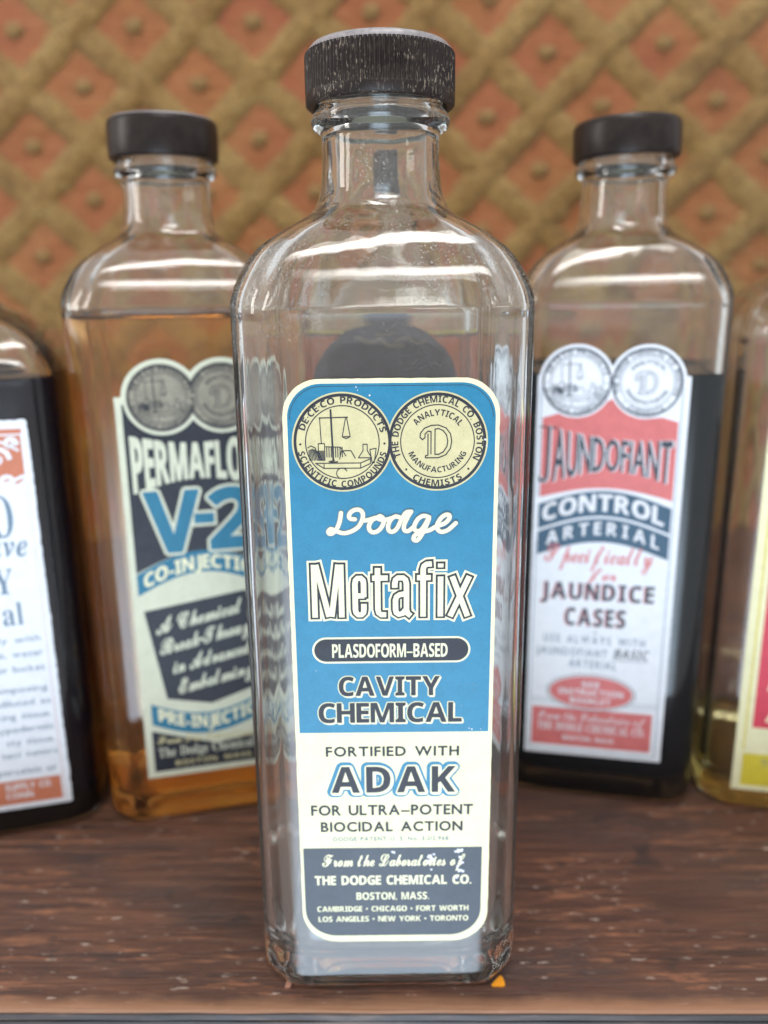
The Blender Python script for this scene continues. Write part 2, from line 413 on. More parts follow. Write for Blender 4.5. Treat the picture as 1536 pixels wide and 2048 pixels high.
def straight(x0, x1, z0, z1, slope=0.0, shear=0.0):
    h = z1 - z0
    return lambda a, b: (x0 + (x1 - x0) * a + shear * h * b, z0 + h * b + slope * (a - 0.5) * (x1 - x0))
def arc(cx, cz, r, a0, a1, h, flip=False):
    """text on a circle; angles in degrees clockwise from the top; flip reads along the bottom"""
    def f(a, b):
        th = R(a0 + (a1 - a0) * a); rr = r + (h * b if not flip else h * (1 - b))
        return cx + rr * math.sin(th), cz + rr * math.cos(th)
    return f
def warp(x0, x1, lo, hi):
    return lambda a, b: (x0 + (x1 - x0) * a, lo(a) + (hi(a) - lo(a)) * b)
def circ(cx, cz, r, n=64): return [(cx + r * math.cos(i / n * 2 * math.pi), cz + r * math.sin(i / n * 2 * math.pi)) for i in range(n)]
def rrect(x0, x1, z0, z1, rt, rb, n=12):
    p = []
    for cx, cz, r, a0 in ((x1 - rt, z1 - rt, rt, 0), (x0 + rt, z1 - rt, rt, 90), (x0 + rb, z0 + rb, rb, 180), (x1 - rb, z0 + rb, rb, 270)):
        for i in range(n + 1):
            a = R(a0 + 90 * i / n); p.append((cx + r * math.cos(a), cz + r * math.sin(a)))
    return p
L0 = 0.00014; LS = 2.0e-5
def Y(layer): return -0.030 - L0 - LS * layer
def slab(name, outline, mat, parent, y0=-0.03001, y1=None, jitter=0.0):
    """paper with real thickness"""
    y1 = Y(0) if y1 is None else y1
    if jitter: outline = [(a + jitter * noise.noise(Vector((a * 3, b * 3, 1))), b + jitter * noise.noise(Vector((a * 3, b * 3, 9)))) for a, b in outline]
    n_ = len(outline)
    tris = tessellate_polygon([[Vector((a, b, 0)) for a, b in outline]])
    v = [(a * 1e-3, y1, b * 1e-3) for a, b in outline] + [(a * 1e-3, y0, b * 1e-3) for a, b in outline]
    f = [tuple(t_) for t_ in tris] + [tuple(i + n_ for i in t_[::-1]) for t_ in tris]
    f += [(i, (i + 1) % n_, (i + 1) % n_ + n_, i + n_) for i in range(n_)]
    o = mesh(name, v, f, mat, parent)
    bm = bmesh.new(); bm.from_mesh(o.data); bmesh.ops.recalc_face_normals(bm, faces=bm.faces); bm.to_mesh(o.data); bm.free()
    return o
def dense(pts, step=1.2):
    out = []
    for i, a in enumerate(pts):
        b = pts[(i + 1) % len(pts)]; L_ = math.dist(a, b); n_ = max(1, int(L_ / step))
        out += [(a[0] + (b[0] - a[0]) * k / n_, a[1] + (b[1] - a[1]) * k / n_) for k in range(n_)]
    return out

# ------------------------------------------------------------------ bottle glass
PROF = [(0.0, 0.0268), (0.0002, 0.0279), (0.0007, 0.0288), (0.0015, 0.0294), (0.0026, 0.0298), (0.0040, 0.02995), (0.0058, 0.0300)] + \
       [(0.0075 + 0.0036 * i, 0.030) for i in range(41)] + \
       [(0.1535, 0.0300), (0.1552, 0.03000), (0.1566, 0.0298), (0.1580, 0.0294), (0.1595, 0.0288), (0.1610, 0.0281), (0.1628, 0.0271), (0.1646, 0.0259), (0.1662, 0.0247), (0.1677, 0.0233), (0.1691, 0.0218), (0.1703, 0.0203), (0.1714, 0.0187), (0.1724, 0.0171), (0.1735, 0.0156), (0.1748, 0.0143), (0.1758, 0.0138),
        (0.1770, 0.0133), (0.1790, 0.0128), (0.1820, 0.0125), (0.1850, 0.0123), (0.1880, 0.0123),
        (0.1893, 0.0124), (0.1898, 0.0131), (0.1903, 0.0140), (0.1912, 0.0145), (0.1922, 0.0145), (0.1931, 0.0141), (0.1936, 0.0134), (0.1942, 0.0130), (0.199, 0.0130), (0.2032, 0.0129), (0.2038, 0.0122)]
def smooth01(x): x = max(0, min(1, x)); return x * x * (3 - 2 * x)
NA = 288
def section(w, z, zs=1.0, chamf=0.0068, wob=0.0, seed=0.0, p=44):
    m_ = smooth01((z / zs - 0.1640) / 0.0150)
    D2 = (2 * w - chamf * (w / 0.030)) / math.sqrt(2)
    out = []
    for i in range(NA):
        a = (i + 0.5) / NA * 2 * math.pi; ca, sa = math.cos(a), math.sin(a)
        s = 0.0
        for nx_, ny_, D in ((1, 0, w), (-1, 0, w), (0, 1, w), (0, -1, w), (.70711, .70711, D2), (-.70711, .70711, D2), (.70711, -.70711, D2), (-.70711, -.70711, D2)):
            q = (nx_ * ca + ny_ * sa) / D
            if q > 0: s += (q * 0.01) ** p if q * 0.01 > 1e-6 else 0
        ro = 0.01 / s ** (1 / p)
        r_ = (1 - m_) * ro + m_ * w
        if wob:
            r_ += wob * (noise.noise(Vector((ca * 2.2 + seed, sa * 2.2, z * 20))) + 0.35 * noise.noise(Vector((ca * 6 + seed, sa * 6, z * 34))))
        out.append((r_ * ca, r_ * sa, z))
    return out
def lathe_rings(rings, cap0=True, cap1=True):
    v = [p for r_ in rings for p in r_]; n_ = len(rings[0]); f = []
    for i in range(len(rings) - 1):
        for j in range(n_):
            k = (j + 1) % n_; f.append((i * n_ + j, i * n_ + k, (i + 1) * n_ + k, (i + 1) * n_ + j))
    if cap0: v.append((0, 0, rings[0][0][2] + cap0 if not isinstance(cap0, bool) else rings[0][0][2])); c_ = len(v) - 1; f += [(c_, (j + 1) % n_, j) for j in range(n_)]
    if cap1: v.append((0, 0, rings[-1][0][2])); c_ = len(v) - 1; b = (len(rings) - 1) * n_; f += [(c_, b + j, b + (j + 1) % n_) for j in range(n_)]
    return v, f
def interp(prof, z):
    for (z0, w0), (z1, w1) in zip(prof, prof[1:]):
        if z0 <= z <= z1 and z1 > z0: return w0 + (w1 - w0) * (z - z0) / (z1 - z0)
    return prof[-1][1]
INNER = [(0.0058, 0.018), (0.0060, 0.0215), (0.0066, 0.0240), (0.0078, 0.0258), (0.0096, 0.0268), (0.012, 0.0273)] + \
        [(z, w - 0.0026) for z, w in PROF if 0.0145 < z < 0.154] + [(z - 0.0012, w - 0.0025) for z, w in PROF if 0.154 <= z < 0.189] + [(0.1893, 0.0098), (0.196, 0.0098), (0.2036, 0.0098)]
def bottle_glass(parent, zs, seed, mat, wob, xs=1.0, ch=0.0068, nk=1.0, pp=44):
    def zz(z): return z * zs if z < 0.15 else z - 0.15 + 0.15 * zs
    def zsec(w, z, **k):
        w *= 1 - (1 - nk) * smooth01((z - 0.170) / 0.016)
        ring = section(w, z, 1.0, chamf=ch, **k); return [(x * xs, y * xs, zz(z)) for x, y, _ in ring]
    rings = [[(x * 0.5 * xs, y * 0.5 * xs, zz(0.0012)) for x, y, _ in section(0.0266, 0)], [(x * 0.9 * xs, y * 0.9 * xs, zz(0.0009)) for x, y, _ in section(0.0266, 0)]]
    rings += [zsec(w, z, wob=wob * 0.12, seed=seed, p=pp) for z, w in PROF]
    rings += [zsec(w, z, wob=wob if z < 0.188 else 0, seed=seed + 5, p=34) for z, w in reversed(INNER)]
    v, f = lathe_rings(rings)
    o = mesh('glass_body', v, f, mat, parent, True)
    return o
def liquid(parent, zs, level, seed, mat, wob, xs=1.0, ch=0.0068):
    def zz(z): return z * zs if z < 0.15 else z - 0.15 + 0.15 * zs
    rings = []
    def put(w, z): rings.append([(x * xs, y * xs, zz(z)) for x, y, _ in section(w, z, 1.0, chamf=ch, wob=wob, seed=seed + 5, p=34)])
    for z, w in INNER:
        if zz(z) < level - 0.0006: put(w + 0.00012, z - (0.0001 if z < 0.006 else 0))
    inv_ = level / zs if level < 0.15 * zs else level - 0.15 * zs + 0.15
    w = interp(INNER, inv_ - 0.0005)
    put(w + 0.00012, inv_ - 0.0002); put(w - 0.0004, inv_ - 0.0009); put(w - 0.0018, inv_ - 0.0013); put(w * 0.6, inv_ - 0.0014)
    v, f = lathe_rings(rings)
    o = mesh('liquid', v, f, mat, parent, True); return o
def circle_rings(prof, n_=128, mod=None):
    rings = []
    for q in prof:
        z, r_ = q[0], q[1]; kn = q[2] if len(q) > 2 else 0
        rings.append([((r_ - kn * (0.5 - 0.5 * math.cos(j * 2 * math.pi / n_ * mod)) if kn else r_) * math.cos(j / n_ * 2 * math.pi),
                       (r_ - kn * (0.5 - 0.5 * math.cos(j * 2 * math.pi / n_ * mod)) if kn else r_) * math.sin(j / n_ * 2 * math.pi), z) for j in range(n_)])
    return rings
def cap(parent, kind, dz, tilt=(0, 0)):
    hz = bpy.data.objects.new('cap', None)
    z0 = 0.1944
    if kind == 'ribbed':
        teeth = 104; n_ = teeth * 6
        prof = [(z0 + 0.0085, 0.0134), (z0 + 0.0002, 0.0136), (z0, 0.0140), (z0 + 0.0000, 0.0150), (z0 + 0.0004, 0.01545), (z0 + 0.0021, 0.01550), (z0 + 0.0023, 0.01550, 0.0), (z0 + 0.0026, 0.01550, 0.00042), (z0 + 0.0060, 0.01550, 0.00042), (z0 + 0.0096, 0.01548, 0.00042), (z0 + 0.0100, 0.01535, 0.00030)]
        v, f = lathe_rings(circle_rings(prof, n_, teeth), False, False)
        o = mesh('cap', v, f, CAP_K, parent, True)
        topv, topf = lathe_rings(circle_rings([(z0 + 0.0097, 0.01512), (z0 + 0.0100, 0.01505), (z0 + 0.0104, 0.0149), (z0 + 0.0114, 0.0140), (z0 + 0.0117, 0.0130)], 128), False, True)
        mesh('top_rim', topv, topf, CAP_TOP, o, True)
    else:
        prof = [(z0 + 0.0085, 0.0134), (z0 + 0.0002, 0.0136), (z0, 0.0142), (z0 + 0.0003, 0.0152), (z0 + 0.0009, 0.01545), (z0 + 0.005, 0.0155), (z0 + 0.0090, 0.0155), (z0 + 0.0100, 0.0153), (z0 + 0.0106, 0.0149)]
        if kind == 'round': prof = prof[:-3] + [(z0 + 0.0085, 0.0155), (z0 + 0.0097, 0.01525), (z0 + 0.0104, 0.0147), (z0 + 0.0107, 0.0138), (z0 + 0.0108, 0.0120)]
        v, f = lathe_rings(circle_rings(prof, 128), False, kind == 'round')
        o = mesh('cap', v, f, CAP_S, parent, True)
        if kind == 'metal':
            topv, topf = lathe_rings(circle_rings([(z0 + 0.0103, 0.01500), (z0 + 0.0107, 0.01485), (z0 + 0.0111, 0.0142), (z0 + 0.0112, 0.0130)], 128), False, True)
            mesh('top_disc', topv, topf, CAP_GREY, o, True)
    lv, lf = lathe_rings(circle_rings([(z0 + 0.0096, 0.0126), (z0 + 0.0104, 0.0126)], 64), True, True)
    mesh('liner', lv, lf, LINER, o)
    o.location.z = dz; o.rotation_euler = (R(tilt[0]), R(tilt[1]), 0)
    if tilt != (0, 0):
        piv = Vector((0, 0, 0.1944 + dz)); rm = o.rotation_euler.to_matrix()
        o.location = piv - rm @ Vector((0, 0, 0.1944))
    return o

# ------------------------------------------------------------------ twin circle emblem shared by three labels
def emblem(lab, cl, cr, cz, R0, fill, ink, layer, name1='round_emblem', detail=True):
    """two overlapping medallions: left scales and flasks, right the letter D"""
    e = Print(Y(layer)); k = R0 / 9.6
    for cx, dz in ((cl, 0), (cr, 3e-6)):
        e.poly([circ(cx, cz, R0)], dz)
    eo = e.done(name1, fill, lab)
    p = Print(Y(layer + 1))
    half = (cr - cl) / 2
    for cx, sg in ((cl, 1), (cr, -1)):
        for r_, w in ((9.0 * k, 0.55 * k),):
            pts = [(x, z) for x, z in circ(cx, cz, r_, 96)]
            # the outer rings stop where the circles meet
            seg = []
            for i in range(96):
                a, b = pts[i], pts[(i + 1) % 96]
                mid_ = (a[0] + b[0]) / 2
                if (mid_ - (cl + cr) / 2) * sg < 0.15: p.line([a, b], w)
        p.line(circ(cx, cz, 7.0 * k, 72), 0.2 * k, True)
    p.done('ring', ink, lab)
    tx = Print(Y(layer + 2))
    h = 1.25 * k; ri = 7.45 * k
    tx.text('DE·CE·CO PRODUCTS', 'B', arc(cl, cz, ri, -72, 76, h), 0, 0, 0.12)
    tx.text('SCIENTIFIC COMPOUNDS', 'B', arc(cl, cz, ri, 258, 104, h, True), 0, 0, 0.12)
    tx.text('THE DODGE CHEMICAL CO. BOSTON', 'B', arc(cr, cz, ri, -112, 116, h), 0, 0, 0.12)
    tx.text('CHEMISTS', 'B', arc(cr, cz, ri, 214, 146, h, True), 0, 0, 0.12)
    tx.text('ANALYTICAL', 'B', arc(cr, cz, 4.95 * k, -52, 54, 1.2 * k), 0, 0, 0.12)
    tx.text('MANUFACTURING', 'B', arc(cr, cz, 4.9 * k, 248, 112, 1.1 * k, True), 0, 0, 0.1)
    for cx, a in ((cl, -92), (cl, 92), (cr, -132), (cr, 132)):
        tx.poly([circ(cx + 8 * k * math.sin(R(a)), cz + 8 * k * math.cos(R(a)), 0.22 * k, 8)])
    tx.done('lettering', ink, lab)
    d = Print(Y(layer + 3))
    # outlined initial with a curled serif
    bow = [(-1.6, -3.3), (0.2, -3.3), (1.7, -2.7), (2.6, -1.4), (2.85, 0), (2.6, 1.5), (1.7, 2.7), (0.2, 3.3), (-1.2, 3.25), (-2.6, 2.7), (-3.4, 1.7), (-3.5, 0.9), (-3.0, 0.4), (-2.5, 0.8), (-2.5, 1.5), (-1.9, 2.1), (-1.3, 2.0), (-1.3, -2.5)]
    bow2 = [(-1.6, -3.3), (-1.8, -3.3), (-2.4, -3.3), (-2.4, -2.9), (-1.9, -2.75), (-1.9, 1.5)]
    inn = [(-0.5, -2.6), (0.3, -2.6), (1.2, -2.1), (1.9, -1.0), (2.05, 0.1), (1.8, 1.3), (1.1, 2.2), (0.2, 2.6), (-0.5, 2.5)]
    for pl, cl_ in ((bow, False), (bow2, False), (inn, True)):
        d.line([(cr + x * k * 0.95, cz + z * k * 0.95) for x, z in pl], 0.20 * k, cl_)
    # balance, books, flasks on a plinth
    S = lambda L_: [(cl + x * k, cz + z * k) for x, z in L_]
    W_ = 0.17 * k
    d.line(S([(-2.1, 6.2), (-1.8, -3.6)]), 0.34 * k)
    d.line(S([(-4.3, 4.7), (1.1, 4.8)]), 0.2 * k)
    d.line(S([(-4.2, 4.7), (-4.0, -0.2)]), W_)
    d.line(S([(0.7, 4.7), (0.0, 1.1), (1.5, 1.1), (0.9, 4.7)]), W_); d.line(S([(0.0, 1.1), (0.7, 0.7), (1.5, 1.1)]), W_)
    d.line(S([(-4.6, -0.2), (-3.4, -0.2), (-3.4, -3.4), (-4.6, -3.4)]), W_, True)
    for i in range(7): d.line(S([(-4.5 + i * 0.18, -1.6), (-4.5 + i * 0.18, -3.3)]), W_ * 0.8)
    d.line(S([(-5.2, -4.0), (3.4, -4.0), (5.3, -3.2), (5.3, -4.1), (3.4, -5.0), (-3.6, -5.0), (-5.2, -4.0)]), W_)
    d.line(S([(3.4, -4.0), (3.4, -5.0)]), W_); d.line(S([(-3.6, -4.2), (-3.6, -5.0)]), W_)
    d.line(S([(3.0, -3.0), (3.9, -1.6), (3.9, -0.4), (4.7, -0.4), (4.7, -1.6), (5.5, -3.0)]), W_, True)
    d.line(S([(5.2, -1.4), (6.4, -1.2), (6.0, -4.0), (5.6, -4.0)]), W_, True)
    d.line(S([(-0.6, -3.2), (-0.2, -1.6), (1.6, -1.6), (2.4, -3.1)]), W_)
    for i in range(9): d.line(S([(-6.4 + i * 0.22, -1.2 - 0.1 * abs(i - 3)), (-6.3 + i * 0.3, -3.4)]), W_)
    for i in range(8): d.line(S([(-3.0 + i * 0.42, -0.9), (-3.0 + i * 0.42, -2.8)]), W_)
    d.line(S([(-6.6, -1.0), (-6.0, -0.6), (-5.2, -1.0), (-4.8, -2.4)]), W_); d.line(S([(-3.2, -0.8), (-0.4, -0.9), (0.6, -2.6)]), W_)
    d.line(S([(-0.2 + 1.05 * math.cos(a * 0.45), -6.0 + 1.05 * math.sin(a * 0.45)) for a in range(1, 11)] + [(0.4, -7.0)]), W_)
    d.line(S([(-1.6, -3.5), (-2.6, -3.7), (-1.8, -3.9), (-1.0, -3.7)]), W_ * 1.3)
    d.done('drawing', ink, lab)

def spline(pts, n_=7):
    P = [Vector(p) for p in pts]; out = []
    for i in range(len(P) - 1):
        a, b, c_, d_ = P[max(i - 1, 0)], P[i], P[i + 1], P[min(i + 2, len(P) - 1)]
        for k in range(n_):
            t_ = k / n_
            out.append(tuple(0.5 * ((2 * b) + (c_ - a) * t_ + (2 * a - 5 * b + 4 * c_ - d_) * t_ ** 2 + (3 * b - a - 3 * c_ + d_) * t_ ** 3)))
    out.append(tuple(P[-1])); return out
# ================================================================== front bottle
main = thing('glass_bottle', (0.00011, 0.18834, 0), 0, 'clear empty square bottle in front with tall blue and cream label and ribbed black cap', 'bottle', 'old chemical bottles on the shelf')
bottle_glass(main, 1.0, 0.0, GLASS, 0.00012)
cap(main, 'ribbed', 0.0)
lab = slab('label', dense(rrect(-19.4, 22.3, 14.3, 141.8, 7.2, 8.0)), PAPER, main, jitter=0.10)
back = slab('back_label', [(-p[0] * 1.0, p[1]) for p in dense(rrect(-20.0, 18.0, 16.0, 150.0, 17.0, 7.0))], PAPER_BACK, main, y0=0.03016, y1=0.03001, jitter=0.3)
# old glue marks on the inner face of the back label, seen through the glass
gl_ = Print(0.030005)
for k_, st_ in enumerate(([(-6.5, 146.2), (-4.0, 145.2), (-1.0, 146.0), (1.5, 144.4), (4.5, 144.6)], [(3.0, 145.8), (6.0, 146.4), (8.6, 145.0), (11.5, 145.6)], [(-2.2, 147.2), (0.6, 147.0), (2.2, 147.6)])):
    gl_.ribbon(spline(st_), 1.1 - 0.2 * k_)
gl_.done('glue_mark', m_print('old_glue', (0.30, 0.25, 0.20), 0.7, 0.25), back)
bl = Print(Y(1)); bl.poly([rrect(-18.5, 21.5, 67.3, 140.9, 6.6, 0.01)]); bl.done('blue_panel', BLUE, lab)
bk = Print(Y(1)); bk.poly([rrect(-18.75, 20.75, 15.9, 39.0, 0.01, 7.0)]); bk.done('black_panel', NAVY, lab)
hl = Print(Y(1) - 3e-6); hl.line(rrect(-18.05, 21.05, 68.0, 140.4, 6.2, 0.01)[0:26], 0.12); hl.done('hairline', NAVY, lab)
emblem(lab, -8.0, 10.35, 129.6, 9.75, GOLDISH, BLACK, 2)
# script name, drawn with a brush
# coordinates read in a 1170 x 240 drawing grid
DODGE = [
    [(410, 950), (400, 1010), (380, 1060), (352, 1092), (330, 1095), (325, 1078), (342, 1062), (372, 1075), (420, 1092), (470, 1082), (520, 1050), (548, 1000), (552, 955), (532, 930), (500, 930), (472, 948), (462, 975), (474, 992), (500, 995)],
    [(562, 1005), (590, 1000), (640, 985), (660, 985)],
    [(650, 985), (615, 1000), (592, 1040), (598, 1075), (625, 1088), (660, 1070), (685, 1030), (688, 995), (665, 975), (650, 990), (690, 1002), (740, 990)],
    [(795, 985), (765, 978), (735, 1000), (718, 1040), (722, 1075), (745, 1085), (775, 1062), (805, 1000), (835, 952), (868, 945)],
    [(868, 945), (845, 985), (822, 1040), (825, 1075), (850, 1080), (880, 1055)],
    [(985, 985), (950, 975), (915, 995), (890, 1040), (892, 1072), (915, 1082), (945, 1060), (985, 990), (960, 1060), (930, 1120), (905, 1148), (885, 1140), (892, 1112), (930, 1092), (990, 1075), (1030, 1050)],
    [(1030, 1050), (1085, 1030), (1115, 1000), (1118, 975), (1098, 968), (1065, 990), (1040, 1035), (1042, 1070), (1068, 1088), (1110, 1075), (1160, 1028)],
]
def dg(x, y): return (-11.37 + (x - 318) / 845 * 25.5, 116.3 - (y - 925) * 0.0292)
cr_ = Print(Y(2)); in_ = Print(Y(8))
for st_ in DODGE:
    pts = [dg(*q) for q in spline(st_)]
    cr_.ribbon(pts, 1.22); in_.ribbon(pts, 0.84)
cr_.done('script_shadow', GREY_INK, lab); in_.done('script_lettering', CREAM, lab)

def block(lab, s, st, x0, x1, z0, z1, mat, layer, grow=0, copies=0, track=0.09, dx=0, dz=0, slope=0, shear=0, fn=None, name='lettering'):
    p = Print(Y(layer)); p.text(s, st, fn or straight(x0, x1, z0, z1, slope, shear), grow, copies, track, dx, dz)
    return p.done(name, mat, lab)
F = lambda *a, **k: block(lab, *a, **k)
# big condensed product name: cream halo, dark outline, cream core
NAME = [[(236, 1300), (236, 1645)], [(250, 1300), (328, 1640)], [(347, 1640), (396, 1300)], [(414, 1300), (414, 1645)],
    spline([(505, 1505), (562, 1505)], 2), [(562, 1510), (562, 1425), (558, 1400), (546, 1388), (522, 1388), (510, 1400), (505, 1425), (505, 1598), (510, 1620), (522, 1632), (546, 1632), (558, 1620), (562, 1598), (562, 1562)],
    [(655, 1325), (655, 1598), (661, 1622), (676, 1633), (706, 1633)], [(622, 1388), (718, 1388)],
    [(768, 1450), (768, 1424), (774, 1400), (788, 1388), (824, 1388), (838, 1400), (845, 1424), (845, 1600), (852, 1626), (870, 1640)], [(845, 1492), (800, 1500), (780, 1512), (772, 1535), (772, 1600), (778, 1622), (792, 1632), (818, 1626), (845, 1596)],
    [(1008, 1298), (978, 1300), (962, 1310), (955, 1332), (955, 1645)], [(918, 1388), (1002, 1388)],
    [(1070, 1385), (1070, 1645)], [(1070, 1300), (1070, 1318)], [(1148, 1385), (1250, 1645)], [(1258, 1385), (1136, 1645)]]
def nm(x, y): return (-15.45 + (x / 3.339 - 60) * 0.1021, 93.4 + (1235 - 740 - y / 3.339) * 0.1075)
for wd, mt, ly, nme in ((2.75, CREAM, 2, 'name_halo'), (1.95, BLACK, 4, 'name_outline'), (1.12, CREAM, 8, 'name_lettering')):
    p = Print(Y(ly))
    for st_ in NAME: p.ribbon([nm(*q) for q in st_], wd, square=True)
    p.done(nme, mt, lab)
pl = Print(Y(2)); pl.poly([rrect(-15.2, 17.4, 83.3, 89.1, 2.89, 2.89)]); pl.done('pill_border', CREAM, lab)
pl = Print(Y(3)); pl.poly([rrect(-14.8, 17.0, 83.7, 88.7, 2.49, 2.49)]); pl.done('pill', BLACK, lab)
F('PLASDOFORM–BASED', 'B', -11.1, 12.7, 84.6, 87.6, CREAM, 4, track=0.07)
for s, x0, x1, z0, z1 in (('CAVITY', -9.9, 11.1, 75.9, 80.2), ('CHEMICAL', -14.3, 15.8, 69.7, 74.2)):
    F(s, 'B', x0, x1, z0, z1, CREAM, 2, 0.26, 10, 0.06, name='letter_halo')
    F(s, 'B', x0 + 0.25, x1 + 0.25, z0 - 0.25, z1 - 0.25, CREAM, 3, 0.2, 8, 0.06, name='letter_halo')
    F(s, 'B', x0, x1, z0, z1, BLACK, 4, 0.06, 6, 0.06)
F('FORTIFIED WITH', 'G', -13.0, 15.3, 61.7, 63.9, BLACK, 1, 0.10, 6, 0.16)
F('ADAK', 'B', -12.0, 14.6, 52.9, 59.1, BLUE, 1, 1.15, 18, 0.17, name='letter_halo')
F('ADAK', 'B', -11.8, 14.8, 52.75, 58.95, CREAM, 3, 0.58, 12, 0.17, name='letter_halo')
F('ADAK', 'B', -12.0, 14.6, 52.9, 59.1, BLACK, 4, 0.06, 6, 0.17)
F('FOR ULTRA–POTENT', 'G', -16.6, 18.5, 47.3, 49.7, BLACK, 1, 0.11, 6, 0.13)
F('BIOCIDAL ACTION', 'G', -14.6, 16.3, 43.2, 45.5, BLACK, 1, 0.11, 6, 0.15)
F('DODGE PATENT U. S. No. 3,212,968', 'G', -12.0, 13.3, 40.8, 41.75, GREY_INK, 1, 0.03, 5, 0.16)
F('From the Laboratories of', 'C', -14.6, 17.0, 34.3, 37.3, CREAM, 2, 0.05, 6, 0.03)
F('THE DODGE CHEMICAL CO.', 'B', -16.4, 18.5, 29.5, 31.8, CREAM, 2, 0.04, 5, 0.09)
F('BOSTON, MASS.', 'B', -7.2, 9.1, 25.5, 27.4, CREAM, 2, track=0.08)
F('CAMBRIDGE • CHICAGO • FORT WORTH', 'B', -16.1, 18.0, 22.4, 23.8, CREAM, 2, track=0.08)
F('LOS ANGELES • NEW YORK • TORONTO', 'B', -15.9, 18.0, 19.7, 21.1, CREAM, 2, track=0.08)
# places where the print has flaked off
fk = Print(Y(4))
def flake(cx, cz, r_, seed):
    fk.poly([[(cx + r_ * (1 + 0.75 * noise.noise(Vector((math.cos(a * .5236) * 1.7, math.sin(a * .5236) * 1.7, seed)))) * math.cos(a * .5236), cz + r_ * (1 + 0.75 * noise.noise(Vector((math.cos(a * .5236) * 1.7, math.sin(a * .5236) * 1.7, seed)))) * math.sin(a * .5236)) for a in range(12)]], seed * 1e-7)
for i, (cx, cz, r_) in enumerate([(9.2, 36.6, 0.55), (9.9, 35.9, 0.45), (8.9, 35.4, 0.4), (10.1, 37.2, 0.3), (15.6, 38.0, 0.5), (16.3, 38.2, 0.4), (15.0, 37.9, 0.35), (15.9, 36.4, 0.35), (16.2, 35.0, 0.45), (15.4, 34.0, 0.35), (15.9, 33.0, 0.5), (16.6, 32.8, 0.3), (1.3, 37.8, 0.3), (0.9, 38.0, 0.22), (15.2, 31.2, 0.3), (9.6, 33.3, 0.25), (18.0, 67.9, 0.16), (17.4, 68.1, 0.12), (19.9, 67.9, 0.1), (19.6, 129.9, 0.22), (19.8, 128.7, 0.13), (-5.2, 140.2, 0.12), (-4.9, 139.6, 0.1), (-2.6, 138.6, 0.18)]):
    flake(cx, cz, r_, i + 1)
fk.done('worn_spots', WHITE_INK, lab, stuff=True)
scf = Print(Y(2) - 8e-6)
for cx, cz, n_ in ((17.5, 99.5, 10), (17.5, 103.0, 8), (16.8, 78.0, 6), (16.3, 57.8, 7), (0.0, 45.9, 6)):
    for i in range(n_):
        a = (cx + random.uniform(-1.6, 1.6), cz + random.uniform(-1.2, 1.2)); b = (a[0] + random.uniform(-0.9, 0.9), a[1] + random.uniform(-0.5, 0.5)); scf.line([a, ((a[0] + b[0]) / 2 + 0.15, (a[1] + b[1]) / 2 + 0.1), b], 0.05)
scf.done('scuffs', GREY_INK, lab, stuff=True)

# ================================================================== left bottle (amber liquid)
lb = thing('glass_bottle', (-0.0621, 0.2569, 0), 13.5, 'square bottle of amber liquid with black label and big blue V-2, smooth black cap', 'bottle', 'old chemical bottles on the shelf')
bottle_glass(lb, 1.0, 11.0, GLASS_B, 0.00018); liquid(lb, 1.0, 0.1525, 11.0, AMBER, 0.00018)
cap(lb, 'metal', 0.0)
cl, cr, cz = -5.4, 10.8, 130.4
def twin(x0, x1, zb, zt, cl, cr, cz, r_):
    """label outline whose head follows two circles"""
    out = [(x0, zb), (x1, zb), (x1, zt)]
    aR = math.asin(max(-1, min(1, (zt - cz) / r_)))
    mid_ = (cr - cl) / 2; am = math.acos(mid_ / r_) if mid_ < r_ else 0
    for i in range(15): a = aR + (math.pi - am - aR) * i / 14; out.append((cr + r_ * math.cos(a), cz + r_ * math.sin(a)))
    for i in range(15): a = am + (math.pi - aR - am) * i / 14; out.append((cl + r_ * math.cos(a), cz + r_ * math.sin(a)))
    out.append((x0, zt)); return out
lab = slab('label', dense(twin(-17.8, 22.9, 15.3, 131.0, cl, cr, cz, 10.6), 2.0), PAPER_G, lb, jitter=0.08)
bk = Print(Y(1)); bk.poly([[(-16.0, 74.0)] + [(-16 + 37 * i / 16, 80.8 + 5.6 * math.sin(math.pi * i / 16)) for i in range(17)] + [(21.0, 129.0), (-16.0, 129.0)]][0:1]); bk.done('black_panel', BLACK, lab)
p = Print(Y(2)); p.poly([circ(cl, cz, 10.2)], 0); p.poly([circ(cr, cz, 10.2)], 3e-6); p.done('emblem_border', PAPER_G, lab)
emblem(lab, cl, cr, cz, 9.3, SEAL, BLACK, 3)
F = lambda *a, **k: block(lab, *a, **k)
lo = lambda a: 104.2 + 3.6 * math.sin(math.pi * a); hi = lambda a: 120.2 - 2.6 * math.sin(math.pi * a)
p = Print(Y(2)); p.text('PERMAFLOW', 'B', warp(-14.6, 21.5, lo, hi), 0.18, 8, 0.10); p.done('lettering', PAPER_G, lab)
for s, x0, x1 in (('V', -12.2, 2.6), ('–', 0.9, 6.8), ('2', 5.4, 18.2)):
    z0, z1 = 86.6, 104.2
    if s == '–':
        p = Print(Y(2)); p.poly([rrect(0.4, 7.4, 93.6, 98.2, .2, .2)]); p.done('dash_halo', PAPER_G, lab)
        p = Print(Y(3)); p.poly([rrect(1.1, 6.7, 94.4, 97.4, .1, .1)]); p.done('dash', BLUE_L, lab); continue
    F(s, 'B', x0, x1, z0, z1, PAPER_G, 2, 1.15, 16, name='letter_halo'); F(s, 'B', x0, x1, z0, z1, BLUE_L, 3, 0.35, 10)
